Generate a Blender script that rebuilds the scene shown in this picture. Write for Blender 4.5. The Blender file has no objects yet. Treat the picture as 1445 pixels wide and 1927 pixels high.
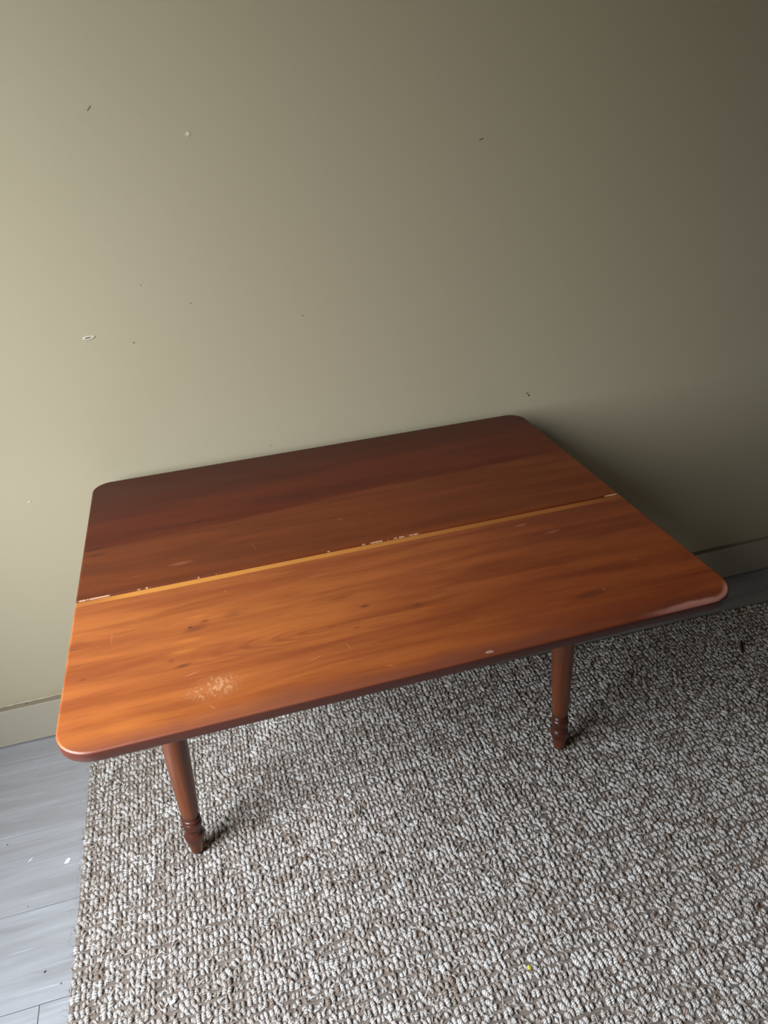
import bpy, bmesh, math, random
import numpy as np
from mathutils import Matrix, Vector

random.seed(7)
rng = np.random.default_rng(7)
C = bpy.context.scene.collection
SC = bpy.context.scene

# ------------------------------------------------------------------ camera
CAM_H = 1.44
FPX = 1365.0
R = Matrix(((0.96028948, 0.18391138, -0.20981115),
            (-0.27263733, 0.45879324, -0.84568177),
            (-0.05927057, 0.86930166, 0.49071543)))
cam_data = bpy.data.cameras.new('camera')
cam_data.sensor_fit = 'VERTICAL'
cam_data.sensor_height = 36.0
cam_data.lens = 36.0 * FPX / 1927.0
cam_data.clip_start = 0.02
cam = bpy.data.objects.new('camera', cam_data)
C.objects.link(cam)
cam.matrix_world = Matrix.Translation((0, 0, CAM_H)) @ R.to_4x4()
SC.camera = cam


def at(px, py, z=0.0):
    """point of the plane at height z seen at a pixel of the photograph"""
    r = R @ Vector((px - 722.5, -(py - 963.5), -FPX))
    return Vector((0, 0, CAM_H)) + r * ((z - CAM_H) / r.z)


def at_wall(px, py, y):
    r = R @ Vector((px - 722.5, -(py - 963.5), -FPX))
    return Vector((0, 0, CAM_H)) + r * (y / r.y)


# ------------------------------------------------------------------ world / light / exposure
SC.view_settings.view_transform = 'Standard'
SC.view_settings.look = 'None'
SC.view_settings.gamma = 1.0
SC.view_settings.use_curve_mapping = False
SC.view_settings.exposure = 0.0

WIN = dict(x=-1.12, y0=-0.05, y1=1.10, z0=0.66, z1=2.40)
world = bpy.data.worlds.new('overcast_sky')
SC.world = world
world.use_nodes = True
wnt = world.node_tree
wbg = wnt.nodes['Background']
wbg.inputs[0].default_value = (0.95, 0.97, 1.0, 1)
wbg.inputs[1].default_value = 18.4
# overcast sky, brighter towards the zenith, over dull ground below the horizon
_tc = wnt.nodes.new('ShaderNodeTexCoord')
_sp = wnt.nodes.new('ShaderNodeSeparateXYZ')
wnt.links.new(_tc.outputs['Generated'], _sp.inputs[0])
_mr = wnt.nodes.new('ShaderNodeValToRGB')
_mr.color_ramp.elements[0].position = 0.0
_mr.color_ramp.elements[0].color = (0.10, 0.10, 0.08, 1)
_mr.color_ramp.elements[1].position = 1.0
_mr.color_ramp.elements[1].color = (1.42, 1.58, 1.86, 1)
for _p, _c in ((0.49, (0.12, 0.12, 0.10, 1)), (0.51, (0.46, 0.52, 0.60, 1))):
    _e = _mr.color_ramp.elements.new(_p)
    _e.color = _c
_ma = wnt.nodes.new('ShaderNodeMath')
_ma.operation = 'MULTIPLY_ADD'
wnt.links.new(_sp.outputs[2], _ma.inputs[0])
_ma.inputs[1].default_value = 0.5
_ma.inputs[2].default_value = 0.5
wnt.links.new(_ma.outputs[0], _mr.inputs[0])
wnt.links.new(_mr.outputs[0], wbg.inputs[0])

port = bpy.data.lights.new('window_portal', 'AREA')
port.shape = 'RECTANGLE'
port.size = WIN['y1'] - WIN['y0'] + 0.02
port.size_y = WIN['z1'] - WIN['z0'] + 0.02
port.cycles.is_portal = True
po = bpy.data.objects.new('window_portal', port)
C.objects.link(po)
po.location = (WIN['x'] - 0.10, (WIN['y0'] + WIN['y1']) / 2, (WIN['z0'] + WIN['z1']) / 2)
# local -Z towards +X, local Y up
po.matrix_world = Matrix.Translation(po.location) @ Matrix(((0, 0, -1), (-1, 0, 0), (0, 1, 0))).to_4x4()


# ------------------------------------------------------------------ node helpers
def srgb(r, g, b):
    f = lambda c: (c / 255 / 12.92) if c / 255 <= 0.04045 else ((c / 255 + 0.055) / 1.055) ** 2.4
    return (f(r), f(g), f(b), 1.0)


class NB:
    """small builder for procedural node materials"""
    def __init__(self, name):
        self.mat = bpy.data.materials.new(name)
        self.mat.use_nodes = True
        self.nt = self.mat.node_tree
        self.bsdf = self.nt.nodes['Principled BSDF']
        self.coord = self.nt.nodes.new('ShaderNodeTexCoord').outputs['Object']

    def _in(self, node, idx, v):
        s = node.inputs[idx]
        if isinstance(v, bpy.types.NodeSocket):
            self.nt.links.new(v, s)
        else:
            s.default_value = v

    def m(self, op, a, b=0.0, c=None, clamp=False):
        n = self.nt.nodes.new('ShaderNodeMath')
        n.operation = op
        n.use_clamp = clamp
        self._in(n, 0, a)
        self._in(n, 1, b)
        if c is not None:
            self._in(n, 2, c)
        return n.outputs[0]

    def xyz(self, v=None):
        n = self.nt.nodes.new('ShaderNodeSeparateXYZ')
        self._in(n, 0, v or self.coord)
        return n.outputs

    def mapping(self, scale=(1, 1, 1), loc=(0, 0, 0), rot=(0, 0, 0), v=None):
        n = self.nt.nodes.new('ShaderNodeMapping')
        self._in(n, 0, v or self.coord)
        n.inputs['Location'].default_value = loc
        n.inputs['Rotation'].default_value = rot
        n.inputs['Scale'].default_value = scale
        return n.outputs[0]

    def noise(self, v, scale=1.0, detail=2.0, rough=0.5, dist=0.0):
        n = self.nt.nodes.new('ShaderNodeTexNoise')
        self._in(n, 'Vector', v)
        n.inputs['Scale'].default_value = scale
        n.inputs['Detail'].default_value = detail
        n.inputs['Roughness'].default_value = rough
        n.inputs['Distortion'].default_value = dist
        return n.outputs['Fac']

    def vadd(self, a, b):
        n = self.nt.nodes.new('ShaderNodeVectorMath')
        n.operation = 'ADD'
        self._in(n, 0, a)
        self._in(n, 1, b)
        return n.outputs[0]

    def ss(self, v, lo, hi, out0=0.0, out1=1.0):
        n = self.nt.nodes.new('ShaderNodeMapRange')
        n.interpolation_type = 'SMOOTHSTEP'
        self._in(n, 'Value', v)
        n.inputs['From Min'].default_value = lo
        n.inputs['From Max'].default_value = hi
        n.inputs['To Min'].default_value = out0
        n.inputs['To Max'].default_value = out1
        return n.outputs['Result']

    def mix(self, f, a, b, mode='MIX'):
        n = self.nt.nodes.new('ShaderNodeMix')
        n.data_type = 'RGBA'
        n.blend_type = mode
        self._in(n, 0, f)
        self._in(n, 6, a)
        self._in(n, 7, b)
        return n.outputs[2]

    def spot(self, x, y, cx, cy, rx, ry, ang=0.0, soft=0.6):
        """soft elliptical mask around (cx, cy) in the x/y sockets"""
        dx = self.m('SUBTRACT', x, cx)
        dy = self.m('SUBTRACT', y, cy)
        ca, sa = math.cos(ang), math.sin(ang)
        u = self.m('DIVIDE', self.m('ADD', self.m('MULTIPLY', dx, ca), self.m('MULTIPLY', dy, sa)), rx)
        v = self.m('DIVIDE', self.m('SUBTRACT', self.m('MULTIPLY', dy, ca), self.m('MULTIPLY', dx, sa)), ry)
        d = self.m('SQRT', self.m('ADD', self.m('MULTIPLY', u, u), self.m('MULTIPLY', v, v)))
        return self.ss(d, 1.0, 1.0 - soft)

    def bump(self, h, strength=0.3, dist=0.001):
        n = self.nt.nodes.new('ShaderNodeBump')
        n.inputs['Strength'].default_value = strength
        n.inputs['Distance'].default_value = dist
        self._in(n, 'Height', h)
        self.nt.links.new(n.outputs[0], self.bsdf.inputs['Normal'])

    def out(self, color=None, rough=None, spec=None):
        if color is not None:
            self._in(self.bsdf, 'Base Color', color)
        if rough is not None:
            self._in(self.bsdf, 'Roughness', rough)
        if spec is not None:
            self._in(self.bsdf, 'Specular IOR Level', spec)
        return self.mat


def plain(name, col, rough=0.6, spec=0.4, var=0.12, scale=60, metallic=0.0):
    b = NB(name)
    n = b.noise(b.coord, scale, 3)
    dark = tuple(c * (1 - var) for c in col[:3]) + (1,)
    light = tuple(min(1, c * (1 + var)) for c in col[:3]) + (1,)
    b.bsdf.inputs['Metallic'].default_value = metallic
    return b.out(b.mix(n, dark, light), rough, spec)


# ------------------------------------------------------------------ object helpers
def link(name, me, parent=None, loc=None):
    o = bpy.data.objects.new(name, me)
    C.objects.link(o)
    if parent is not None:
        o.parent = parent
    if loc is not None:
        o.location = loc
    return o


def mesh_from(name, verts, faces, mat, smooth=None):
    me = bpy.data.meshes.new(name)
    me.from_pydata([tuple(v) for v in verts], [], faces)
    me.materials.append(mat)
    if smooth is True:
        me.polygons.foreach_set('use_smooth', [True] * len(me.polygons))
    elif smooth:
        me.polygons.foreach_set('use_smooth', list(smooth))
    me.update()
    return me


def tag(o, label=None, cat=None, group=None, kind=None):
    if label:
        o['label'] = label
    if cat:
        o['category'] = cat
    if group:
        o['group'] = group
    if kind:
        o['kind'] = kind
    return o


def boxes_mesh(name, boxes, mat, bevel=0.0, segs=2):
    bm = bmesh.new()
    for (x0, y0, z0, x1, y1, z1) in boxes:
        r = bmesh.ops.create_cube(bm, size=1.0)
        bmesh.ops.scale(bm, vec=(x1 - x0, y1 - y0, z1 - z0), verts=r['verts'])
        bmesh.ops.translate(bm, vec=((x0 + x1) / 2, (y0 + y1) / 2, (z0 + z1) / 2), verts=r['verts'])
    if bevel:
        bmesh.ops.bevel(bm, geom=bm.edges[:], offset=bevel, segments=segs, affect='EDGES', profile=0.6)
    me = bpy.data.meshes.new(name)
    bm.to_mesh(me)
    bm.free()
    me.materials.append(mat)
    return me


def rrect(x0, y0, x1, y1, radii, inset, n=8):
    """rounded rectangle, radii for corners (x0y0, x1y0, x1y1, x0y1)"""
    pts = []
    cs = [(x0, y0, 1, 1, math.pi), (x1, y0, -1, 1, 1.5 * math.pi), (x1, y1, -1, -1, 0), (x0, y1, 1, -1, 0.5 * math.pi)]
    for (cx, cy, sx, sy, a0), r in zip(cs, radii):
        rr = max(r - inset, 0.0004)
        ox, oy = cx + sx * (inset + rr), cy + sy * (inset + rr)
        for k in range(n + 1):
            a = a0 + (math.pi / 2) * k / n
            pts.append((ox + rr * math.cos(a), oy + rr * math.sin(a)))
    return pts


def slab(name, rect, radii, z0, z1, prof, mat, jitter=0.0):
    """board with a rounded outline; prof = [(inset, z)] from the bottom up"""
    verts, faces, sm = [], [], []
    rings = []
    for ins, z in prof:
        pts = rrect(*rect, radii, ins)
        rings.append(range(len(verts), len(verts) + len(pts)))
        verts += [(x, y, z) for x, y in pts]
    n = len(rings[0])
    faces.append(tuple(reversed(rings[0]))); sm.append(False)
    for a, b in zip(rings, rings[1:]):
        for i in range(n):
            j = (i + 1) % n
            faces.append((a[i], a[j], b[j], b[i])); sm.append(True)
    faces.append(tuple(rings[-1])); sm.append(False)
    return mesh_from(name, verts, faces, mat, sm)


def lathe(name, prof, mat, axis0, axis1, n=40):
    """prof = [(radius, z)] bottom up; the axis runs straight from axis0 to axis1"""
    a0, a1 = Vector(axis0), Vector(axis1)
    verts, faces = [], []
    for r, z in prof:
        t = (z - a0.z) / (a1.z - a0.z)
        c = a0.lerp(a1, t)
        for k in range(n):
            a = 2 * math.pi * k / n
            verts.append((c.x + r * math.cos(a), c.y + r * math.sin(a), z))
    for i in range(len(prof) - 1):
        for k in range(n):
            j = (k + 1) % n
            faces.append((i * n + k, i * n + j, (i + 1) * n + j, (i + 1) * n + k))
    faces.append(tuple(reversed(range(n))))
    faces.append(tuple(range((len(prof) - 1) * n, len(prof) * n)))
    sm = [True] * (len(faces) - 2) + [False, False]
    return mesh_from(name, verts, faces, mat, sm)


# ------------------------------------------------------------------ materials of the room
def wall_material():
    b = NB('greige_wall_paint')
    big = b.noise(b.coord, 1.3, 3)
    fine = b.noise(b.coord, 260, 2)
    roll = b.noise(b.mapping((60, 60, 22)), 1.0, 3)
    col = b.mix(big, srgb(177, 163, 130), srgb(183, 169, 138))
    b.bump(b.m('ADD', b.m('MULTIPLY', fine, 0.5), roll), 0.10, 0.0006)
    return b.out(col, 0.42, 0.35)


def trim_material():
    b = NB('baseboard_paint')
    big = b.noise(b.mapping((2, 2, 8)), 1.0, 3)
    col = b.mix(big, srgb(168, 157, 132), srgb(176, 165, 141))
    # dust and painted-in shade on the upward facing ledge
    g = b.nt.nodes.new('ShaderNodeNewGeometry')
    nz = b.xyz(g.outputs['Normal'])[2]
    dust_shade = b.m('MULTIPLY', b.ss(nz, 0.7, 0.95), b.ss(b.noise(b.mapping((30, 90, 30)), 1.0, 4), 0.1, 0.5, 0.75, 1.0))
    col = b.mix(b.m('MULTIPLY', dust_shade, 0.9), col, srgb(122, 110, 88))
    b.bump(b.noise(b.mapping((6, 6, 160)), 1.0, 2), 0.08, 0.0004)
    return b.out(col, 0.38, 0.4)


def plank_material():
    b = NB('grey_laminate_plank')
    info = b.nt.nodes.new('ShaderNodeObjectInfo')
    rnd = info.outputs['Random']
    off = b.nt.nodes.new('ShaderNodeCombineXYZ')
    b._in(off, 0, b.m('MULTIPLY', rnd, 37.0))
    b._in(off, 1, b.m('MULTIPLY', rnd, 11.0))
    v = b.vadd(b.coord, off.outputs[0])
    g1 = b.noise(b.mapping((1.6, 22, 1), (0, 0, 0), (0, 0, 0.05), v), 1.0, 5, 0.6, 0.9)
    g2 = b.noise(b.mapping((7, 170, 1), (3, 1, 0), (0, 0, 0.04), v), 1.0, 4, 0.6, 0.4)
    g3 = b.noise(b.mapping((3, 60, 1), (9, 4, 0), (0, 0, 0.07), v), 1.0, 3, 0.6, 0.6)
    c = b.mix(b.ss(g1, 0.3, 0.7), srgb(134, 132, 129), srgb(154, 153, 151))
    c = b.mix(b.m('MULTIPLY', b.ss(g2, 0.55, 0.75), 0.5), c, srgb(188, 190, 192))
    c = b.mix(b.m('MULTIPLY', b.ss(g3, 0.56, 0.72), 0.45), c, srgb(104, 99, 94))
    c = b.mix(b.m('MULTIPLY', rnd, 0.18), c, srgb(128, 124, 120))
    b.bump(b.m('ADD', g2, g3), 0.15, 0.0005)
    b.bsdf.inputs['IOR'].default_value = 1.75
    return b.out(c, b.ss(g2, 0.2, 0.8, 0.40, 0.54), 1.0)


M_WALL = wall_material()
M_TRIM = trim_material()
M_PLANK = plank_material()
M_UNDER = plain('dark_floor_joint', srgb(52, 47, 44), 0.9, 0.1)
M_CEIL = plain('ceiling_paint', srgb(126, 114, 94), 0.8, 0.2, 0.03, 4)
M_ROOM = plain('dark_room_paint', srgb(56, 45, 34), 0.7, 0.2, 0.04, 4)
M_FRAME = plain('window_frame_paint', srgb(210, 208, 200), 0.4, 0.4, 0.03, 8)

# ------------------------------------------------------------------ room shell
WALL_Y = 1.646
X0, X1, Y0, Y1, ZC = WIN['x'], 3.1, -2.9, WALL_Y, 2.55
T = 0.12

# back wall (the one in the photograph) with the small damages it carries
wall_back = tag(link('wall_back', boxes_mesh('wall_back', [(X0 - T, WALL_Y, -0.02, X1 + T, WALL_Y + T, ZC)], M_WALL)), kind='structure')
wl = [(X0 - T, Y0 - T, -0.02, X0, WIN['y0'], ZC), (X0 - T, WIN['y1'], -0.02, X0, Y1, ZC),
      (X0 - T, WIN['y0'], -0.02, X0, WIN['y1'], WIN['z0']), (X0 - T, WIN['y0'], WIN['z1'], X0, WIN['y1'], ZC)]
tag(link('wall_left', boxes_mesh('wall_left', wl, M_WALL)), kind='structure')
tag(link('wall_right', boxes_mesh('wall_right', [(X1, Y0 - T, -0.02, X1 + T, Y1, ZC)], M_ROOM)), kind='structure')
tag(link('wall_front', boxes_mesh('wall_front', [(X0, Y0 - T, -0.02, X1, Y0, ZC)], M_ROOM)), kind='structure')
tag(link('ceiling', boxes_mesh('ceiling', [(X0 - T, Y0 - T, ZC, X1 + T, WALL_Y + T, ZC + 0.1)], M_CEIL)), kind='structure')

# window: frame and one mullion
fw = 0.05
wy0, wy1, wz0, wz1, wx = WIN['y0'], WIN['y1'], WIN['z0'], WIN['z1'], WIN['x']
wf = [(wx - 0.09, wy0, wz0, wx - 0.03, wy0 + fw, wz1), (wx - 0.09, wy1 - fw, wz0, wx - 0.03, wy1, wz1),
      (wx - 0.09, wy0 + fw, wz0, wx - 0.03, wy1 - fw, wz0 + fw), (wx - 0.09, wy0 + fw, wz1 - fw, wx - 0.03, wy1 - fw, wz1)]
tag(link('window_1', boxes_mesh('window_1', wf, M_FRAME)), kind='structure')

# floor: dark base and the laminate planks, each an object
floor = tag(link('floor', boxes_mesh('floor', [(X0 - T, Y0 - T, -0.10, X1 + T, WALL_Y + T, -0.0085)], M_UNDER)), kind='structure')
PW, PL = 0.2065, 1.285
seam0 = 1.1135


def plank_mesh(L, W):
    g, c, h = 0.0006, 0.0003, 0.008
    x0, x1, y0, y1 = g, L - g, g, W - g
    v = [(x0, y0, -h), (x1, y0, -h), (x1, y1, -h), (x0, y1, -h),
         (x0, y0, -c), (x1, y0, -c), (x1, y1, -c), (x0, y1, -c),
         (x0 + c, y0 + c, 0), (x1 - c, y0 + c, 0), (x1 - c, y1 - c, 0), (x0 + c, y1 - c, 0)]
    f = [(3, 2, 1, 0), (8, 9, 10, 11)]
    for a in (0, 4):
        for i in range(4):
            j = (i + 1) % 4
            f.append((a + i, a + j, a + 4 + j, a + 4 + i))
    return mesh_from('plank', v, f, M_PLANK)


plank_cache = {}
rows = []
y = seam0
while y > Y0:
    y -= PW
rows_y = []
while y < WALL_Y:
    rows_y.append(y)
    y += PW
for ry in rows_y:
    k = round((ry - (seam0 - 2 * PW)) / PW)
    # butt joint of the row in view stands at x = -0.507
    start = -0.507 + (k * 0.50) % PL
    while start > X0:
        start -= PL
    top = min(ry + PW, WALL_Y - 0.004)
    lo = max(ry, Y0)
    x = start
    while x < X1:
        a, e = max(x, X0), min(x + PL, X1)
        if e - a > 0.02 and top - lo > 0.01:
            key = (round(e - a, 4), round(top - lo, 4))
            if key not in plank_cache:
                plank_cache[key] = plank_mesh(e - a, top - lo)
            link('plank', plank_cache[key], floor, (a, lo, 0))
        x += PL

# baseboards
BB_Y, BB_Z = 1.627, 0.1215


def baseboard_profile(name, x0, x1):
    # profile in (y, z), with a small rounded top front edge, ragged paint line at the wall
    prof = [(WALL_Y, 0.0042), (BB_Y, 0.0042), (BB_Y, BB_Z - 0.003), (BB_Y + 0.0008, BB_Z - 0.0008), (BB_Y + 0.003, BB_Z), (WALL_Y, BB_Z)]
    n = 2
    verts = [(x, a, b) for x in (x0, x1) for a, b in prof]
    m = len(prof)
    faces = [(i, i + 1, m + i + 1, m + i) for i in range(m - 1)]
    faces += [tuple(range(m)), tuple(reversed(range(m, 2 * m)))]
    return mesh_from(name, verts, faces, M_TRIM)


bb = tag(link('baseboard_back', baseboard_profile('baseboard_back', X0, X1)), kind='structure')
tag(link('baseboard_left', boxes_mesh('baseboard_left', [(X0, Y0, 0.0015, X0 + 0.019, BB_Y, BB_Z)], M_TRIM, 0.002)), kind='structure')
tag(link('baseboard_right', boxes_mesh('baseboard_right', [(X1 - 0.019, Y0, 0.0015, X1, BB_Y, BB_Z)], M_TRIM, 0.002)), kind='structure')

# paint bead where the wall meets the ledge: an uneven line of old filler
bv, bf = [], []
nb = 900
for i in range(nb + 1):
    x = X0 + (X1 - X0) * i / nb
    r = 0.0012 + 0.0007 * math.sin(i * 0.9) * math.sin(i * 0.23) + random.uniform(-0.0004, 0.0004)
    bv += [(x, WALL_Y, BB_Z + r), (x, WALL_Y - r * 0.35, BB_Z + r * 0.35), (x, WALL_Y - r, BB_Z)]
    if i:
        a = (i - 1) * 3
        bf += [(a, a + 1, a + 4, a + 3), (a + 1, a + 2, a + 5, a + 4)]
tag(link('trim_1', mesh_from('trim_1', bv, bf, M_WALL, True)), kind='structure')

# ------------------------------------------------------------------ jute rug
RX0, RX1, RY0, RY1 = -0.452, 2.05, 0.08, 1.510
RUG_TOP = 0.0105


def rug_back_material():
    b = NB('jute_rug_ground')
    n = b.noise(b.mapping((180, 260, 1)), 1.0, 4, 0.7)
    n2 = b.noise(b.coord, 9, 2)
    c = b.mix(b.ss(n, 0.3, 0.7), srgb(104, 90, 76), srgb(170, 158, 146))
    c = b.mix(b.m('MULTIPLY', n2, 0.3), c, srgb(120, 88, 62))
    b.bump(n, 0.8, 0.002)
    return b.out(c, 0.9, 0.15)


def jute_material():
    b = NB('jute_yarn')
    at_ = b.nt.nodes.new('ShaderNodeVertexColor')
    at_.layer_name = 'yarn_colour'
    fib = b.noise(b.mapping((1300, 600, 900)), 1.0, 3, 0.7, 0.5)
    ply = b.nt.nodes.new('ShaderNodeVertexColor')
    ply.layer_name = 'ply_twist'
    pu, pv, pr = b.xyz(ply.outputs['Color'])
    tw = b.m('ABSOLUTE', b.m('SINE', b.m('MULTIPLY', b.m('ADD', b.m('ADD', b.m('MULTIPLY', pu, 1.9), b.m('MULTIPLY', pv, 1.1)), b.m('MULTIPLY', pr, 3.0)), 3.14159)))
    grv = b.ss(tw, 0.02, 0.55)
    c = b.mix(b.ss(fib, 0.25, 0.75), (0.60, 0.57, 0.53, 1), (1.12, 1.12, 1.12, 1))
    c = b.mix(grv, b.mix(1.0, c, (0.60, 0.53, 0.46, 1), 'MULTIPLY'), c)
    col = b.mix(1.0, at_.outputs['Color'], c, 'MULTIPLY')
    b.bump(b.m('ADD', b.m('MULTIPLY', grv, 1.3), b.m('MULTIPLY', fib, 0.8)), 0.9, 0.0014)
    return b.out(col, 0.40, 0.9)


M_RUGBASE = rug_back_material()
M_JUTE = jute_material()

rug = bpy.data.objects.new('area_rug', None)
C.objects.link(rug)
rug.location = (0.9, 0.7, 0)
tag(rug, 'large pale straw coloured woven jute rug with chunky loops under the table', 'rug')
RO = np.array([0.9, 0.7, 0.0])


def np_mesh(name, co, quads, mat, cols=None, ply=None):
    me = bpy.data.meshes.new(name)
    me.vertices.add(len(co))
    me.vertices.foreach_set('co', np.ascontiguousarray(co, dtype=np.float32).ravel())
    nq = len(quads)
    me.loops.add(nq * 4)
    me.loops.foreach_set('vertex_index', np.ascontiguousarray(quads, dtype=np.int32).ravel())
    me.polygons.add(nq)
    me.polygons.foreach_set('loop_start', np.arange(0, nq * 4, 4, dtype=np.int32))
    me.polygons.foreach_set('loop_total', np.full(nq, 4, dtype=np.int32))
    me.polygons.foreach_set('use_smooth', np.ones(nq, dtype=bool))
    if cols is not None:
        ca = me.color_attributes.new('yarn_colour', 'FLOAT_COLOR', 'POINT')
        ca.data.foreach_set('color', np.ascontiguousarray(cols, dtype=np.float32).ravel())
    if ply is not None:
        pa = me.color_attributes.new('ply_twist', 'FLOAT_COLOR', 'POINT')
        pa.data.foreach_set('color', np.ascontiguousarray(ply, dtype=np.float32).ravel())
    me.materials.append(mat)
    me.update()
    return me


# slow wander of the weave (sum of a few waves), shared by everything woven
wk = rng.uniform(-1, 1, (10, 2)) * 9.0
wp = rng.uniform(0, 6.28, (10, 2))


def wander(x, y):
    dx = sum(np.sin(k[0] * x + k[1] * y + p[0]) for k, p in zip(wk, wp)) * 0.0013
    dy = sum(np.sin(k[1] * x - k[0] * y + p[1]) for k, p in zip(wk, wp)) * 0.0013
    return dx, dy


PX, PY = 0.0202, 0.0158


def skew(co):
    """the far edge of the rug runs slightly askew to the wall"""
    co = np.array(co, dtype=float)
    co[:, 1] -= (co[:, 1] - RY0) / (RY1 - RY0) * 0.018 * (co[:, 0] + 0.45)
    return co


cols_n = int((RX1 - RX0) / PX)
rows_n = int((RY1 - RY0) / PY)


def make_strands(cx, cy, ang, ln, wd, ht, zb, nr=8, nsid=5):
    """arched half-tube yarns: a ring of points for each step along the yarn"""
    n = len(cx)
    s = np.linspace(-1, 1, nr)
    a = np.linspace(-0.25, math.pi + 0.25, nsid)
    arch = np.clip(1 - np.abs(s) ** 2.4, 0, 1)
    prof = np.sqrt(np.clip(1 - (np.abs(s) * 0.93) ** 2.6, 0, 1))
    lx = wd[:, None, None] * prof[None, :, None] * np.cos(a)[None, None, :]
    ly = ln[:, None, None] * s[None, :, None] * np.ones((1, 1, nsid))
    lz = zb[:, None, None] + ht[:, None, None] * arch[None, :, None] + (wd * 0.95)[:, None, None] * prof[None, :, None] * np.sin(a)[None, None, :]
    ca, sa = np.cos(ang)[:, None, None], np.sin(ang)[:, None, None]
    X = cx[:, None, None] + lx * ca - ly * sa
    Y = cy[:, None, None] + lx * sa + ly * ca
    co = np.stack([X, Y, lz], -1).reshape(-1, 3)
    base = np.arange(n)[:, None] * nr * nsid
    q = []
    for i in range(nr - 1):
        for j in range(nsid - 1):
            v = i * nsid + j
            q.append((v, v + nsid, v + nsid + 1, v + 1))
    quads = (base[:, :, None] + np.array(q)[None]).reshape(-1, 4)
    return co, quads


ii, jj = np.meshgrid(np.arange(cols_n), np.arange(rows_n), indexing='ij')
bx = (RX0 + (ii + 0.5) * PX).ravel()
by = (RY0 + (jj + 0.5) * PY).ravel()
n = len(bx)
dx, dy = wander(bx, by)
edge_l = np.clip((bx - RX0) / 0.06, 0, 1)
bx = bx + dx * (0.4 + 0.6 * edge_l) + rng.normal(0, 0.0009, n)
by = by + dy + rng.normal(0, 0.0009, n) + 0.0012 * (ii.ravel() % 2)
size = np.clip(rng.normal(1.0, 0.15, n), 0.6, 1.4)
tilt = rng.normal(0.12, 0.18, n)
tone = rng.normal(0, 1, n)
SX, SY, SA, SL, SW, SH, SZ, ST = [], [], [], [], [], [], [], []
for side in (-1, 1):
    w = 0.0041 * size * rng.uniform(0.82, 1.15, n)
    off = side * 0.0043 * size
    ang = tilt + rng.normal(0, 0.20, n)
    SX.append(bx + off * np.cos(ang)); SY.append(by + off * np.sin(ang) + rng.normal(0, 0.0012, n) + side * 0.0008)
    SA.append(ang); SL.append(0.0076 * size * rng.uniform(0.82, 1.18, n)); SW.append(w)
    SH.append(0.0034 * size * rng.uniform(0.6, 1.35, n)); SZ.append(rng.uniform(0.0016, 0.0034, n)); ST.append(tone + rng.normal(0, 0.6, n))
# thinner yarns crossing low between and partly over the pairs
for rep_ in range(2):
  SX.append(bx + rng.normal(0, 0.0065, n)); SY.append(by + rng.normal(0, 0.0050, n)); SA.append(rng.normal(0.8 - 1.5 * rep_, 0.6, n))
  SL.append(rng.uniform(0.004, 0.0080, n)); SW.append(rng.uniform(0.0014, 0.0026, n)); SH.append(rng.uniform(0.001, 0.0040, n))
  SZ.append(rng.uniform(0.0030, 0.0054, n)); ST.append(tone - 0.5 + rng.normal(0, 0.8, n))
SX, SY, SA, SL, SW, SH, SZ, ST = map(np.concatenate, (SX, SY, SA, SL, SW, SH, SZ, ST))
NR, NS = 7, 5
co, quads = make_strands(SX, SY, SA, SL, SW, SH, SZ, NR, NS)
light = np.array(srgb(250, 244, 234)[:3]); dark = np.array(srgb(184, 168, 150)[:3]); red = np.array(srgb(168, 146, 126)[:3])
t = np.clip(0.60 + 0.22 * ST, 0, 1)[:, None]
cc = dark * (1 - t) + light * t
isred = (rng.random(len(ST)) < 0.03)[:, None]
cc = np.where(isred, red, cc)
cols = np.repeat(np.concatenate([cc, np.ones((len(cc), 1))], 1), NR * NS, axis=0)
uu = np.broadcast_to(np.linspace(-1, 1, NR)[None, :, None], (len(ST), NR, NS))
vv = np.broadcast_to(np.linspace(0, 1, NS)[None, None, :], (len(ST), NR, NS))
rr_ = np.broadcast_to(rng.random(len(ST))[:, None, None], (len(ST), NR, NS))
plyc = np.stack([uu, vv, rr_, np.ones_like(uu)], -1).reshape(-1, 4)
loops = link('woven_loops', np_mesh('woven_loops', skew(co) - RO, quads, M_JUTE, cols, plyc), rug)
tag(loops, kind='stuff')

# cross yarns lying low between the rows of loops
XX = np.arange(RX0 + 0.002, RX1 - 0.002, 0.012)
co_l, q_l, c_l, base = [], [], [], 0
for j in range(rows_n + 1):
    yy = np.full_like(XX, RY0 + j * PY)
    ddx, ddy = wander(XX, yy)
    yy = yy + ddy + rng.normal(0, 0.0007, len(XX))
    a = np.linspace(0, math.pi, 4)
    r = 0.0046 * (1 + rng.normal(0, 0.08, len(XX)))
    z = 0.0025 + 0.0010 * np.sin(XX / PX * 2 * math.pi)
    ring = np.stack([np.repeat(XX[:, None], 4, 1), yy[:, None] + r[:, None] * np.cos(a)[None], z[:, None] + 0.9 * r[:, None] * np.sin(a)[None]], -1)
    co_l.append(ring.reshape(-1, 3))
    k = np.arange(len(XX) - 1)[:, None]
    for s in range(3):
        v = base + k * 4 + s
        q_l.append(np.concatenate([v, v + 1, v + 5, v + 4], 1))
    tt = np.clip(rng.normal(0.45, 0.2, len(XX)), 0, 1)[:, None]
    cj = np.array(srgb(132, 117, 101)[:3]) * (1 - tt) + np.array(srgb(192, 181, 168)[:3]) * tt
    c_l.append(np.repeat(np.concatenate([cj, np.ones((len(cj), 1))], 1), 4, axis=0))
    base += len(XX) * 4
cross = link('cross_yarns', np_mesh('cross_yarns', skew(np.concatenate(co_l)) - RO, np.concatenate(q_l), M_JUTE, np.concatenate(c_l)), rug)
tag(cross, kind='stuff')

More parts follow.
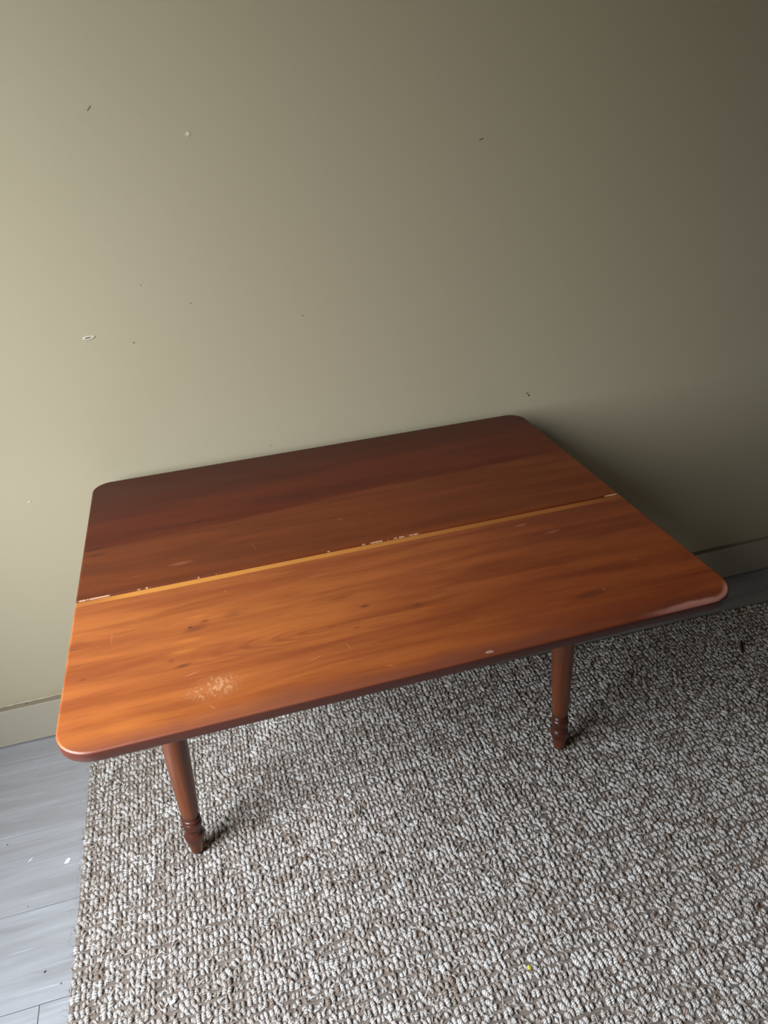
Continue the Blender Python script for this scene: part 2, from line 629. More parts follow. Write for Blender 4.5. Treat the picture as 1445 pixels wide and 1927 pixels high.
# ground cloth with an uneven outline
N = 240
gv, gf = [], []
gy = np.linspace(RY0 - 0.003, RY1 + 0.002, N)
gd = wander(np.full(N, RX0), gy)[0]
for i, yv in enumerate(gy):
    xl = RX0 - 0.001 + gd[i] * 0.4 + random.uniform(-0.001, 0.001)
    for x, z in ((xl, 0.0), (xl + 0.001, 0.0035), (RX1 + 0.002, 0.0035), (RX1 + 0.003, 0.0)):
        gv.append((x - RO[0], yv - RO[1], z))
    if i:
        a = (i - 1) * 4
        gf += [(a + k, a + 4 + k, a + 5 + k, a + 1 + k) for k in range(3)]
gf.append((0, 1, 2, 3))
gf.append(tuple(4 * (N - 1) + k for k in (3, 2, 1, 0)))
gv = [tuple(v) for v in (skew(np.array(gv) + RO) - RO)]
link('ground_cloth', mesh_from('ground_cloth', gv, gf, M_RUGBASE), rug)

# stray fibres standing out of the weave
fc, fq, fcol, base = [], [], [], 0
for k in range(1500):
    x = random.uniform(RX0 - 0.002, 1.75); yv = random.uniform(0.35, RY1)
    if k < 260:
        x = RX0 + random.gauss(0.0, 0.003)
    L = random.uniform(0.006, 0.022); a = random.uniform(0, 6.28); bend = random.uniform(-1.2, 1.2)
    z0 = random.uniform(0.008, 0.0115); up = random.uniform(0.0, 0.006); r = random.uniform(0.00015, 0.00032)
    px, py_ = x, yv
    m = 5
    for s in range(m):
        u = s / (m - 1)
        ang = a + bend * u
        z = z0 + up * math.sin(u * math.pi)
        nx, ny = -math.sin(ang), math.cos(ang)
        rr = r * (1 - 0.5 * u)
        fc += [(px + nx * rr, py_ + ny * rr, z), (px, py_, z + rr * 1.4), (px - nx * rr, py_ - ny * rr, z)]
        px += math.cos(ang) * L / m; py_ += math.sin(ang) * L / m
        if s:
            v = base + (s - 1) * 3
            fq += [(v, v + 1, v + 4, v + 3), (v + 1, v + 2, v + 5, v + 4), (v + 2, v, v + 3, v + 5)]
    base += m * 3
    cl = srgb(*random.choice([(205, 190, 165), (190, 176, 152), (120, 92, 66), (170, 150, 124)]))
    fcol += [cl] * (m * 3)
tag(link('stray_fibres', np_mesh('stray_fibres', skew(np.array(fc)) - RO, np.array(fq), M_JUTE, np.array(fcol)), rug), kind='stuff')

# ------------------------------------------------------------------ drop leaf table
TX0, TX1 = -0.2785, 0.7765
TFY, THY, TBY = 0.7663, 1.1360, 1.6140
TZ = 0.720
TH = 0.0185
TO = Vector((0.249, 1.19, 0.0))


def loc(px, py):
    p = at(px, py, TZ)
    return (p.x - TO.x, p.y - TO.y)


def wood(name, kind):
    b = NB(name)
    sx, sy, sz = b.xyz()
    if kind == 'leg':
        v = b.mapping((26, 26, 2.2))
        g1 = b.noise(v, 1.0, 5, 0.6, 0.8)
        g2 = b.noise(b.mapping((240, 240, 16)), 1.0, 3, 0.6)
        c = b.mix(b.ss(g1, 0.3, 0.7), srgb(100, 49, 25), srgb(134, 74, 42))
        c = b.mix(b.m('MULTIPLY', b.ss(g2, 0.5, 0.75), 0.35), c, srgb(96, 44, 22))
        # darker tone over the turned rings and on the foot
        dz = b.m('SUBTRACT', sz, 0.082)
        ringm = b.ss(b.m('ABSOLUTE', dz), 0.052, 0.030)
        c = b.mix(b.m('MULTIPLY', ringm, 0.75), c, srgb(68, 32, 22))
        c = b.mix(b.m('MULTIPLY', b.ss(sz, 0.05, 0.03), 0.45), c, srgb(100, 50, 30))
        b.bump(g2, 0.08, 0.0004)
        return b.out(c, 0.30, 0.5)
    warp = b.noise(b.mapping((1.4, 5, 1), (2.3, 0.7, 0)), 1.0, 3, 0.5)
    wv = b.nt.nodes.new('ShaderNodeCombineXYZ')
    b._in(wv, 0, sx)
    b._in(wv, 1, b.m('ADD', sy, b.m('MULTIPLY', warp, 0.05)))
    v = wv.outputs[0]
    g1 = b.noise(b.mapping((2.2, 26, 1), v=v), 1.0, 6, 0.6, 0.5)
    g2 = b.noise(b.mapping((9, 190, 1), (4, 2, 0), v=v), 1.0, 4, 0.65)
    blot = b.noise(b.mapping((4, 12, 1), (1, 5, 0)), 1.0, 4, 0.6, 0.6)
    if kind == 'edge':
        c = b.mix(b.ss(g1, 0.3, 0.7), srgb(92, 46, 34), srgb(112, 60, 44))
        return b.out(c, 0.35, 0.5)
    if kind == 'leaf':
        c = b.mix(b.ss(g1, 0.32, 0.66), srgb(155, 76, 29), srgb(192, 109, 48))
        c = b.mix(b.m('MULTIPLY', b.ss(g2, 0.48, 0.72), 0.40), c, srgb(134, 62, 26))
        c = b.mix(b.m('MULTIPLY', b.ss(blot, 0.55, 0.75), 0.40), c, srgb(148, 70, 34))
        c = b.mix(b.m('MULTIPLY', b.ss(blot, 0.45, 0.25), 0.35), c, srgb(204, 120, 52))
        # cathedral grain
        ccx, ccy = loc(600, 1185)
        ex = b.m('SUBTRACT', sx, ccx); ey = b.m('SUBTRACT', sy, ccy)
        el = b.m('SQRT', b.m('ADD', b.m('MULTIPLY', b.m('MULTIPLY', ex, ex), 0.035), b.m('MULTIPLY', ey, ey)))
        el = b.m('ADD', el, b.m('MULTIPLY', b.noise(b.mapping((6, 18, 1)), 1.0, 3), 0.012))
        ringsn = b.ss(b.m('SINE', b.m('MULTIPLY', el, 760.0)), 0.1, 0.95)
        cm = b.m('MULTIPLY', b.spot(sx, sy, ccx - 0.06, ccy - 0.005, 0.17, 0.035, 0.0, 0.8), ringsn)
        c = b.mix(b.m('MULTIPLY', cm, 0.42), c, srgb(132, 62, 24))
        # knots, dark streaks, stains (px, py, length, width, angle, strength)
        for px, py, rx, ry, an, st, cl in [
                (368, 1182, .030, .012, 0.2, .55, (104, 48, 26)), (358, 1180, .006, .004, 0, .9, (60, 26, 16)),
                (385, 1168, .010, .005, 0.1, .7, (96, 42, 22)), (437, 1155, .022, .014, 0.2, .4, (110, 52, 26)),
                (345, 1252, .020, .0055, 0.1, .75, (92, 44, 30)), (322, 1243, .007, .008, 0, .6, (126, 60, 26)),
                (686, 1140, .012, .006, 0, .75, (96, 42, 20)), (786, 1138, .014, .009, 0, .5, (104, 46, 22)),
                (640, 1125, .030, .007, 0, .5, (122, 58, 26)), (671, 1180, .008, .004, 0, .6, (110, 50, 24)),
                (1110, 1118, .055, .012, 0.05, .6, (104, 40, 16)), (1130, 1010, .06, .02, 0, .3, (120, 50, 22)),
                (138, 1222, .012, .003, 0, .5, (110, 58, 30)), (155, 1279, .010, .004, 0, .6, (104, 52, 26)),
                (145, 1210, .018, .004, 0, .4, (122, 64, 30)), (930, 1060, .08, .02, 0, .3, (126, 58, 24)),
                (235, 1190, .05, .0025, 0.05, .5, (132, 66, 28)), (140, 1255, .012, .004, 0, .4, (122, 64, 30)),
                (540, 1120, .014, .003, 0, .5, (130, 62, 24))]:
            x_, y_ = loc(px, py)
            mk = b.m('MULTIPLY', b.spot(sx, sy, x_, y_, rx, ry, an, 0.9), b.ss(blot, 0.2, 0.5, 0.6, 1.0))
            c = b.mix(b.m('MULTIPLY', mk, st), c, srgb(*cl))
        for px, py, rx, ry, st in [(345, 1225, .035, .008, .6), (370, 1160, .030, .006, .5), (250, 1360, .06, .02, .4), (460, 1265, .08, .02, .25), (355, 1205, .03, .007, .5)]:
            x_, y_ = loc(px, py)
            c = b.mix(b.m('MULTIPLY', b.spot(sx, sy, x_, y_, rx, ry, 0, 0.95), st), c, srgb(214, 130, 54))
        # purple-brown handled margin along the front edge
        en = b.m('ADD', sy, b.m('MULTIPLY', b.noise(b.mapping((7, 3, 1)), 1.0, 3), -0.05))
        c = b.mix(b.m('MULTIPLY', b.ss(en, TFY - TO.y + 0.012, TFY - TO.y - 0.024), 0.7), c, srgb(128, 72, 58))
        # worn patch of fine scratches
        x_, y_ = loc(402, 1293)
        sc = b.noise(b.mapping((120, 60, 1), (0, 0, 0), (0, 0, 0.7)), 1.0, 3, 0.7, 1.5)
        sp = b.m('MULTIPLY', b.spot(sx, sy, x_, y_, 0.050, 0.034, 0.1, 0.95), b.ss(sc, 0.50, 0.62))
        c = b.mix(b.m('MULTIPLY', sp, 0.75), c, srgb(232, 186, 140))
        c = b.mix(b.m('MULTIPLY', b.spot(sx, sy, x_, y_, 0.055, 0.036, 0.1, 0.95), 0.3), c, srgb(206, 132, 82))
        for px, py, rx, ry, an in [(210, 1202, .0006, .026, 0), (590, 1240, .020, .0012, .3), (735, 1252, .006, .0018, -.5), (367, 1166, .012, .0006, .3),
                                   (424, 1112, .003, .0025, 0), (655, 1215, .0012, .012, .3), (1137, 1108, .003, .006, 0), (1068, 1112, .002, .002, 0),
                                   (675, 1318, .006, .0016, -.4), (360, 1268, .018, .0015, .3), (400, 1330, .010, .0012, -.9), (850, 1108, .01, .001, .1),
                                   (1040, 1000, .022, .006, .1), (1195, 1052, .012, .003, 0), (980, 988, .02, .006, .1)]:
            x_, y_ = loc(px, py)
            c = b.mix(b.m('MULTIPLY', b.spot(sx, sy, x_, y_, rx, ry, an, 0.8), 0.45), c, srgb(226, 170, 124))
        # the unfaded strip along the rule joint
        ws = b.m('ADD', sy, b.m('MULTIPLY', b.noise(b.mapping((5, 1, 1), (8, 0, 0)), 1.0, 3), 0.004))
        ends = b.m('MULTIPLY', b.ss(sx, TX0 - TO.x + 0.02, TX0 - TO.x + 0.10), b.ss(sx, TX1 - TO.x - 0.02, TX1 - TO.x - 0.14))
        strip = b.m('MULTIPLY', b.ss(ws, THY - TO.y - 0.0170, THY - TO.y - 0.0140), b.m('ADD', b.m('MULTIPLY', ends, 0.6), 0.35))
        c = b.mix(strip, c, srgb(224, 152, 66))
        # white chip on the front edge, worn pale corner
        x_, y_ = loc(921, 1226)
        ch = b.m('MULTIPLY', b.spot(sx, sy, x_, y_, 0.008, 0.004, 0, 0.5), b.ss(b.noise(b.coord, 300, 2), 0.45, 0.5))
        c = b.mix(ch, c, srgb(235, 225, 215))
    else:
        c = b.mix(b.ss(g1, 0.28, 0.72), srgb(112, 58, 30), srgb(140, 78, 42))
        c = b.mix(b.m('MULTIPLY', b.ss(g2, 0.5, 0.8), 0.25), c, srgb(96, 46, 26))
        c = b.mix(b.m('MULTIPLY', b.ss(blot, 0.5, 0.75), 0.30), c, srgb(120, 72, 50))
        # redder, darker heartwood towards the back: the border runs slightly askew
        jy = b.m('ADD', b.m('SUBTRACT', sy, b.m('MULTIPLY', sx, 0.061)), b.m('MULTIPLY', b.noise(b.mapping((2, 14, 1), (3, 3, 0)), 1.0, 4), 0.035))
        c = b.mix(b.m('MULTIPLY', b.ss(jy, 0.160, 0.172), 0.85), c, b.mix(b.ss(g1, 0.3, 0.7), srgb(92, 34, 18), srgb(112, 46, 24)))
        c = b.mix(b.m('MULTIPLY', b.ss(jy, 0.24, 0.42), 0.7), c, srgb(72, 32, 22))
        for px, py, rx, ry, st, cl in [(372, 982, .0045, .0030, 1.0, (18, 8, 6)), (908, 883, .004, .003, .9, (24, 8, 5)), (810, 905, .002, .002, .7, (26, 10, 6)),
                                       (178, 1033, .028, .0075, .7, (78, 40, 30)), (182, 1045, .022, .006, .6, (78, 40, 30)), (185, 1016, .030, .003, .45, (84, 42, 28)),
                                       (790, 918, .018, .0015, .6, (60, 24, 14)), (540, 970, .02, .002, .5, (90, 44, 24))]:
            x_, y_ = loc(px, py)
            c = b.mix(b.m('MULTIPLY', b.spot(sx, sy, x_, y_, rx, ry, 0.06, 0.7), st), c, srgb(*cl))
        for px, py, rx, ry, an in [(477, 1028, .0012, .02, .3), (477, 1055, .001, .006, 0), (546, 1005, .002, .003, 0), (663, 990, .003, .002, -.6), (812, 972, .01, .0012, .3),
                                   (177, 1101, .006, .0015, .3), (640, 977, .008, .004, 0), (340, 1060, .03, .008, 0), (695, 965, .001, .012, .5), (255, 1085, .02, .0012, 0.05)]:
            x_, y_ = loc(px, py)
            c = b.mix(b.m('MULTIPLY', b.spot(sx, sy, x_, y_, rx, ry, an, 0.8), 0.40), c, srgb(196, 140, 104))
        # chipped lacquer along the joint, its glossy highlights painted in pale
        cn = b.noise(b.mapping((130, 10, 1)), 1.0, 3, 0.7)
        edge = b.ss(sy, THY - TO.y + 0.0030, THY - TO.y + 0.0015)
        for xa, xb, th in [(148, 206, 0.36), (258, 285, 0.5), (682, 790, 0.46), (1138, 1166, 0.36), (560, 640, 0.60), (350, 480, 0.62)]:
            xs = loc(xa, 1133 - (xa - 146) * 0.2018)[0]; xe = loc(xb, 1133 - (xb - 146) * 0.2018)[0]
            mm = b.m('MULTIPLY', b.m('MULTIPLY', b.ss(sx, xs - 0.002, xs + 0.002), b.ss(sx, xe + 0.002, xe - 0.002)), b.ss(cn, th, th + 0.05))
            c = b.mix(b.m('MULTIPLY', mm, edge), c, srgb(240, 214, 200))
    # darker red-brown bevelled rim all round the underside and edge
    g = b.nt.nodes.new('ShaderNodeNewGeometry')
    nz = b.xyz(g.outputs['Normal'])[2]
    rim = b.ss(nz, 0.55, 0.15)
    c = b.mix(b.m('MULTIPLY', rim, 0.85), c, srgb(104, 56, 46))
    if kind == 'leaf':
        # light falling off to the right is painted in, over somewhat redder wood
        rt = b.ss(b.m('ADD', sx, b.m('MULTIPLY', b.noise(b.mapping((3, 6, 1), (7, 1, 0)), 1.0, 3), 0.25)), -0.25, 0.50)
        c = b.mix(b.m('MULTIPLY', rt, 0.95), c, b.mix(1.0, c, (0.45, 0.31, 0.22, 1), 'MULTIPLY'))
    c = b.mix(1.0, c, (0.79, 0.73, 0.62, 1), 'MULTIPLY')
    if kind == 'leaf':
        # rubbed, paler edge towards the far right corner, with painted-in gloss
        ed = b.m('ADD', b.m('SUBTRACT', sy, TFY - TO.y), b.m('MULTIPLY', b.m('SUBTRACT', b.noise(b.mapping((14, 5, 1), (2, 9, 0)), 1.0, 3), 0.5), 0.020))
        band = b.m('MULTIPLY', b.ss(ed, 0.016, 0.007), b.ss(sx, 0.33, 0.43))
        ax, ay_ = b.m('MAXIMUM', b.m('SUBTRACT', sx, TX1 - .056 - TO.x), 0.0), b.m('MAXIMUM', b.m('SUBTRACT', TFY + .056 - TO.y, sy), 0.0)
        rad = b.m('SQRT', b.m('ADD', b.m('MULTIPLY', ax, ax), b.m('MULTIPLY', ay_, ay_)))
        arc = b.m('MULTIPLY', b.ss(rad, 0.043, 0.051), b.m('MULTIPLY', b.ss(ay_, 0.010, 0.034), b.ss(sx, 0.40, 0.47)))
        worn = b.m('MULTIPLY', b.m('MULTIPLY', b.m('MAXIMUM', band, arc), b.ss(nz, 0.25, 0.7)), b.ss(blot, 0.25, 0.6, 0.35, 0.8))
        c = b.mix(b.m('MULTIPLY', worn, 0.8), c, srgb(176, 122, 104))
    b.bump(b.m('ADD', b.m('MULTIPLY', g2, 0.6), blot), 0.10, 0.0006)
    rough = b.ss(blot, 0.2, 0.8, 0.36, 0.48)
    if kind == 'top':
        c = b.mix(1.0, c, (0.82, 0.64, 0.48, 1), 'MULTIPLY')
    return b.out(c, rough, 0.55 if kind == 'leaf' else 0.26)


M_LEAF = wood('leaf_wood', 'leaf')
M_TOP = wood('top_wood', 'top')
M_LEG = wood('turned_leg_wood', 'leg')
M_APRON = wood('apron_wood', 'edge')
M_IRON = plain('dark_hinge_iron', srgb(58, 52, 48), 0.5, 0.5, 0.2, 90, 0.8)

table = bpy.data.objects.new('drop_leaf_table', None)
C.objects.link(table)
table.location = TO
tag(table, 'low reddish brown wooden drop-leaf table with turned legs standing against the wall', 'table')


def tpart(name, me):
    me.transform(Matrix.Translation(-TO))
    return link(name, me, table)


def edge_prof(z0, z1, r=0.0055, rb=0.003):
    p = [(rb, z0), (rb * 0.3, z0 + rb * 0.3), (0, z0 + rb)]
    for k in range(5):
        a = (math.pi / 2) * k / 4
        p.append((r * (1 - math.cos(a)), z1 - r + r * math.sin(a)))
    return p


top = tpart('fixed_top', slab('fixed_top', (TX0, THY + 0.0006, TX1, TBY), (.004, .004, .040, .040), TZ - TH, TZ, edge_prof(TZ - TH, TZ, 0.0035), M_TOP))
tag(top, 'dark brown fixed half of the top')
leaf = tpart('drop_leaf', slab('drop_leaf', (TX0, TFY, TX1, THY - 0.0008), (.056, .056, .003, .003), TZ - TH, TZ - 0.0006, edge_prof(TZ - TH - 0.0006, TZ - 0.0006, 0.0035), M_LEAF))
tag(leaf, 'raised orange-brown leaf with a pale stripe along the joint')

LEG = [(0.0112, 0), (0.0130, 0.001), (0.0142, 0.006), (0.0162, 0.020), (0.0178, 0.033), (0.0182, 0.0365), (0.0180, 0.0375), (0.0178, 0.0385),
       (0.0190, 0.0392), (0.0212, 0.0420), (0.0224, 0.0470), (0.0225, 0.0520), (0.0213, 0.0570), (0.0190, 0.0605),
       (0.0170, 0.0635), (0.0160, 0.0665), (0.0164, 0.0690), (0.0182, 0.0725), (0.0202, 0.0775), (0.0214, 0.0830), (0.0214, 0.0880),
       (0.0203, 0.0920), (0.0184, 0.0945), (0.0172, 0.0955), (0.0180, 0.0963), (0.0196, 0.0985), (0.0194, 0.1010), (0.0178, 0.1028), (0.0158, 0.1040), (0.0156, 0.1060),
       (0.0172, 0.1100), (0.0188, 0.1180), (0.0204, 0.1380), (0.0226, 0.1900), (0.0246, 0.2500), (0.0262, 0.3200), (0.0272, 0.4000), (0.0278, 0.4600), (0.0280, 0.5200)]


def leg(fx, fy, tx, ty, z0):
    prof = [(r, z0 + z) for r, z in LEG]
    a0 = (fx, fy, z0); a1 = (tx, ty, TZ - TH)
    me = lathe('leg', prof, M_LEG, a0, a1)
    # square block at the top that takes the aprons
    bm = bmesh.new(); bm.from_mesh(me)
    zt = z0 + 0.52
    cx = fx + (tx - fx) * (zt - z0) / (a1[2] - z0); cy = fy + (ty - fy) * (zt - z0) / (a1[2] - z0)
    r = bmesh.ops.create_cube(bm, size=1.0)
    bmesh.ops.scale(bm, vec=(0.056, 0.056, a1[2] - zt + 0.001), verts=r['verts'])
    bmesh.ops.translate(bm, vec=(cx, cy, (a1[2] + zt - 0.001) / 2), verts=r['verts'])
    bm.to_mesh(me); bm.free()
    return tpart('leg', me)


FL = at(372.5, 1598, RUG_TOP); FR = at(1051.5, 1404, RUG_TOP)
leg(FL.x, FL.y, FL.x + 0.024, FL.y + 0.030, RUG_TOP)
leg(FR.x, FR.y, FR.x - 0.010, FR.y + 0.024, RUG_TOP)
leg(FL.x, 1.578, FL.x + 0.022, 1.562, 0.0)
leg(FR.x, 1.578, FR.x - 0.010, 1.562, 0.0)
zt = TZ - TH
lx, rx = FL.x + 0.022, FR.x - 0.010
ay, by_ = FL.y + 0.030, 1.562
for nm, bx_ in (('front_apron', (lx + .0285, ay - .008, zt - .195, rx - .0285, ay + .012, zt - .0005)),
                ('back_apron', (lx + .0285, by_ - .008, zt - .195, rx - .0285, by_ + .012, zt - .0005)),
                ('side_apron', (lx - .010, ay + .0295, zt - .195, lx + .010, by_ - .0295, zt - .0005)),
                ('side_apron', (rx - .010, ay + .0295, zt - .195, rx + .010, by_ - .0295, zt - .0005))):
    tpart(nm, boxes_mesh(nm, [bx_], M_APRON, 0.0015))
for xs in (0.02, 0.44):
    tpart('leaf_support', boxes_mesh('leaf_support', [(xs, 0.86, zt - .032, xs + .035, ay - .009, zt - .0012)], M_APRON, 0.002))
for xs in (-0.16, 0.235, 0.63):
    tpart('hinge', boxes_mesh('hinge', [(xs, THY - .035, zt - .0030, xs + .03, THY + .0, zt - .0010)], M_IRON, 0.0006))

# ------------------------------------------------------------------ damages on the wall (parts of it)
M_PLASTER = plain('bare_plaster', srgb(210, 198, 172), 0.8, 0.2, 0.08, 300)
M_HOLE = plain('hole_dark', srgb(26, 22, 18), 0.9, 0.1)
M_SMUDGE = plain('grey_smudge', srgb(120, 110, 92), 0.8, 0.2)


def wall_patch(name, px, py, w, h, mat, ang=0.0, proud=0.0008, seed=1, n=14, irregular=0.25, parent=wall_back, wy=WALL_Y):
    rr = random.Random(seed)
    p = at_wall(px, py, wy)
    rad = [1 + rr.uniform(-irregular, irregular) for _ in range(n)]
    verts, faces = [], []
    for s, d in ((1.0, 0.0), (0.85, proud)):
        for k in range(n):
            a = 2 * math.pi * k / n
            u, v = w / 2 * rad[k] * s * math.cos(a), h / 2 * rad[k] * s * math.sin(a)
            verts.append((p.x + u * math.cos(ang) - v * math.sin(ang), wy - 0.0001 - d, p.z + u * math.sin(ang) + v * math.cos(ang)))
    for k in range(n):
        j = (k + 1) % n
        faces.append((k, j, n + j, n + k))
    faces.append(tuple(range(n, 2 * n)))
    return link(name, mesh_from(name, verts, faces, mat, False), parent)


wall_patch('paint_chip', 353, 252, .011, .008, M_PLASTER, 0.2, .0010, 3)
wall_patch('scuff_mark', 168, 203, .013, .0032, M_SMUDGE, 0.8, .0002, 4)
wall_patch('scuff_mark', 906, 262, .012, .0028, M_SMUDGE, 0.25, .0002, 5)
wall_patch('anchor_rim', 167, 635.5, .026, .0085, M_PLASTER, 0.08, .0016, 6, 18, .14)
wall_patch('anchor_slot', 165, 635.5, .017, .0024, M_HOLE, 0.12, .0020, 7, 14, .25)
wall_patch('nail_hole', 359, 570.5, .0035, .0030, M_SMUDGE, 0, .0003, 8)
wall_patch('nail_hole', 265, 537, .0030, .0024, M_SMUDGE, 0, .0003, 9)
wall_patch('nail_hole', 570, 594, .0024, .0024, M_HOLE, 0, .0003, 10)
wall_patch('nail_hole', 995, 744, .0050, .0042, M_HOLE, -.6, .0004, 11)
wall_patch('scuff_mark', 992, 740, .009, .0045, M_SMUDGE, -.4, .0002, 12)
wall_patch('nail_hole', 509, 839, .0018, .0050, M_SMUDGE, 0, .0003, 13)
wall_patch('paint_chip', 252, 645, .0040, .0034, M_SMUDGE, 0, .0004, 14)
wall_patch('paint_chip', 55, 944, .0085, .0034, M_PLASTER, .35, .0010, 15)
p = at(50, 1324, BB_Z)
hv = [(p.x + .0020 * math.cos(k * math.pi / 4), p.y + .0020 * math.sin(k * math.pi / 4), BB_Z + .0003) for k in range(8)]
link('nail_hole', mesh_from('nail_hole', hv, [tuple(range(8))], M_HOLE, False), bb)

# ------------------------------------------------------------------ small litter
M_FLAKE = plain('white_paint_flake', srgb(232, 236, 232), 0.5, 0.4, 0.04, 200)
M_DARK = plain('dark_crumb', srgb(34, 27, 22), 0.8, 0.2)
M_BROWN = plain('brown_husk', srgb(52, 30, 20), 0.7, 0.3)
M_YEL = plain('yellow_speck', srgb(214, 205, 70), 0.6, 0.3)
M_STRAW = plain('straw_piece', srgb(206, 192, 164), 0.6, 0.3)
M_BRUNT = plain('rust_crumb', srgb(120, 66, 40), 0.8, 0.2)


def flake(name, px, py, z, pts, th, mat, label, cat, rot=0.0, lift=0.0):
    """thin chip with thickness; outline pts in millimetres"""
    c = at(px, py, z)
    n = len(pts)
    v = []
    for zz, s in ((0.0, 1.0), (th * 0.8, 1.0), (th, 0.94)):
        for (a, b_) in pts:
            v.append((a * s / 1000, b_ * s / 1000, zz + lift * (a / 1000)))
    f = [tuple(reversed(range(n)))]
    for r0 in (0, n):
        f += [(r0 + i, r0 + (i + 1) % n, r0 + n + (i + 1) % n, r0 + n + i) for i in range(n)]
    f.append(tuple(range(2 * n, 3 * n)))
    o = link(name, mesh_from(name, v, f, mat), None, (c.x, c.y, z))
    o.rotation_euler.z = rot
    return tag(o, label, cat)


def crumb(name, px, py, z, sx, sy, sz, mat, label, cat, rot=0.0, seed=1):
    c = at(px, py, z)
    bm = bmesh.new()
    bmesh.ops.create_icosphere(bm, subdivisions=2, radius=0.5)
    rr = random.Random(seed)
    for v in bm.verts:
        v.co *= 1 + rr.uniform(-0.18, 0.18)
        v.co.x *= sx; v.co.y *= sy; v.co.z *= sz
    zmin = min(v.co.z for v in bm.verts)
    for v in bm.verts:
        v.co.z -= zmin
    me = bpy.data.meshes.new(name); bm.to_mesh(me); bm.free()
    me.materials.append(mat)
    o = link(name, me, None, (c.x, c.y, z))
    o.rotation_euler.z = rot
    return tag(o, label, cat)


def sliver(name, pts, r, mat, label, cat):
    """bent tapering sliver through points (x, y, z)"""
    P = [Vector(p) for p in pts]
    n, verts, faces = 6, [], []
    m = len(P)
    for i, p_ in enumerate(P):
        d = (P[min(i + 1, m - 1)] - P[max(i - 1, 0)]).normalized()
        u = d.cross(Vector((0, 0, 1)))
        if u.length < 1e-3:
            u = Vector((1, 0, 0))
        u.normalize(); w = u.cross(d)
        t_ = i / (m - 1)
        rr = r * (0.25 + 0.75 * math.sin(math.pi * min(1, 0.12 + t_ * 0.86)))
        for k in range(n):
            a = 2 * math.pi * k / n
            verts.append(p_ - P[0] + u * math.cos(a) * rr + w * math.sin(a) * rr * 0.7)
    for i in range(m - 1):
        for k in range(n):
            j = (k + 1) % n
            faces.append((i * n + k, i * n + j, (i + 1) * n + j, (i + 1) * n + k))
    faces += [tuple(reversed(range(n))), tuple(range((m - 1) * n, m * n))]
    return tag(link(name, mesh_from(name, verts, faces, mat, True), None, P[0]), label, cat)


flake('paint_flake', 127, 1620, 0.0, [(-7, -4.5), (-1.5, -6), (3, -5.5), (8, 2), (2.5, 7), (-1, 5)], 0.0012, M_FLAKE,
      'white square paint flake on the bare floor beside the rug', 'flake', 0.12)
flake('plaster_crumb', 57.5, 1618, 0.0, [(-6, -2.4), (-1, -2), (6, 1.6), (4, 2.6), (-4, -0.6)], 0.0008, M_FLAKE,
      'thin white sliver of plaster on the floor left of the square flake', 'crumb', 0.35)
crumb('grit', 85, 1829, 0.0, .0050, .0026, .0018, M_DARK, 'dark elongated grit on the floor, farther left of two near the rug', 'grit', .6, 3)
crumb('grit', 115, 1851, 0.0, .0030, .0020, .0014, M_DARK, 'tiny dark grit on the floor, closer to the rug edge', 'grit', .8, 4)
crumb('grit', 52.5, 1706, 0.0, .0022, .0018, .0012, M_DARK, 'tiny dark speck on the floor above the plank joint', 'grit', .3, 5)
crumb('grit', 14, 1590, 0.0, .0032, .0020, .0014, M_DARK, 'small dark speck on the floor far left below the baseboard', 'grit', .3, 6)
flake('paint_flake', 325, 1886, RUG_TOP, [(-7, -2.5), (-2, -4), (4, -2.5), (6.5, 1), (4, 3), (-2, 2)], 0.0016, M_FLAKE,
      'small white flake lying on the rug near the bottom left of the photo', 'flake', 0.2)
flake('paint_flake', 1217, 1725, RUG_TOP, [(-4, -2), (2, -2.5), (4, 1), (0, 2.2)], 0.0012, M_FLAKE,
      'tiny white flake on the rug towards the lower right', 'flake', 0.3)
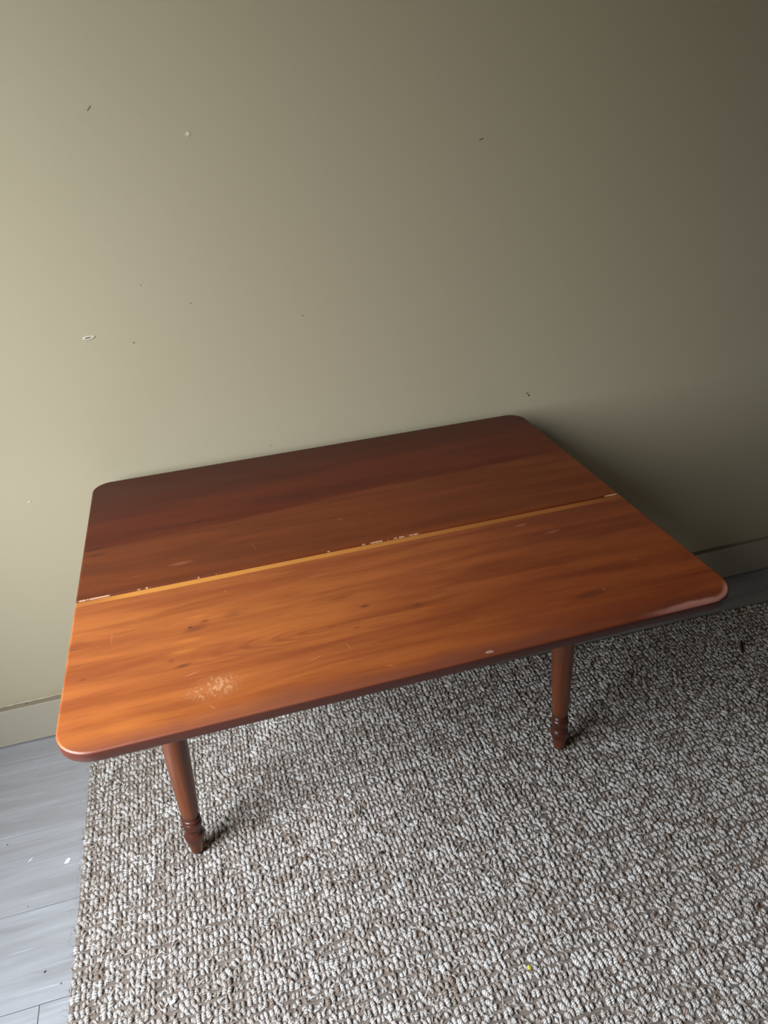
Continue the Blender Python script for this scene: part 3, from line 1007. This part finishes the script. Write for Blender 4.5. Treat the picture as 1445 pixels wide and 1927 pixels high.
crumb('crumb', 719, 1605, RUG_TOP - .002, .0080, .0070, .0050, M_DARK, 'round black crumb on the rug in front of the table', 'crumb', .3, 7)
crumb('crumb', 335, 1778, RUG_TOP - .002, .0075, .0065, .0045, M_DARK, 'dark crumb on the rug below the left table leg', 'crumb', .6, 8)
crumb('crumb', 1409, 1324, RUG_TOP - .002, .0080, .0060, .0040, M_DARK, 'dark crumb on the shaded rug at the right edge', 'crumb', .3, 9)
crumb('crumb', 1425, 1707, RUG_TOP - .002, .0070, .0055, .0040, M_BRUNT, 'rust brown crumb on the rug at the lower right edge', 'crumb', .3, 11)
crumb('yellow_bead', 995.5, 1822, RUG_TOP - .002, .0080, .0085, .0060, M_YEL, 'tiny bright yellow bead caught in the rug', 'bead', .1, 10)


def pts(lst, z):
    return [tuple(at(a, b_, z + dz)) for a, b_, dz in lst]


sliver('wood_splinter', pts([(1397, 1228, 0.001), (1396, 1220, .003), (1395, 1212, .004), (1394.5, 1204, .003)], RUG_TOP), .0046, M_BROWN,
       'dark narrow pointed husk lying on the shaded rug right of the table', 'splinter')
sliver('straw', pts([(664, 1521, 0), (668, 1530, .003), (670, 1538, .004), (670, 1545, .001)], RUG_TOP), .0016, M_STRAW,
       'pale bent straw sticking out of the rug beneath the table front', 'straw')
sliver('twig', pts([(677, 1515, 0), (679, 1524, .002), (677, 1534, .002), (673, 1541, 0)], RUG_TOP), .0016, M_DARK,
       'dark bent twig on the rug beside the pale straw', 'twig')
sliver('twig', pts([(361.5, 1714, .002), (359, 1720, .003), (356, 1727, 0)], RUG_TOP), .0016, M_DARK,
       'short black twig on the rug left of centre, under the left leg', 'twig')
sliver('hair_strand', pts([(750, 1721, 0), (757, 1717, .002), (764, 1713.5, .002), (768, 1713, 0)], RUG_TOP), .0009, M_DARK,
       'thin dark fibre curled on the rug at the bottom centre', 'fibre')
sliver('jute_loop', pts([(1209.5, 1273, .001), (1211, 1281, .004), (1213, 1288, .003), (1217, 1297, 0)], RUG_TOP), .0028, M_STRAW,
       'loose pale jute end lying on the shaded rug right of the right leg', 'jute end')
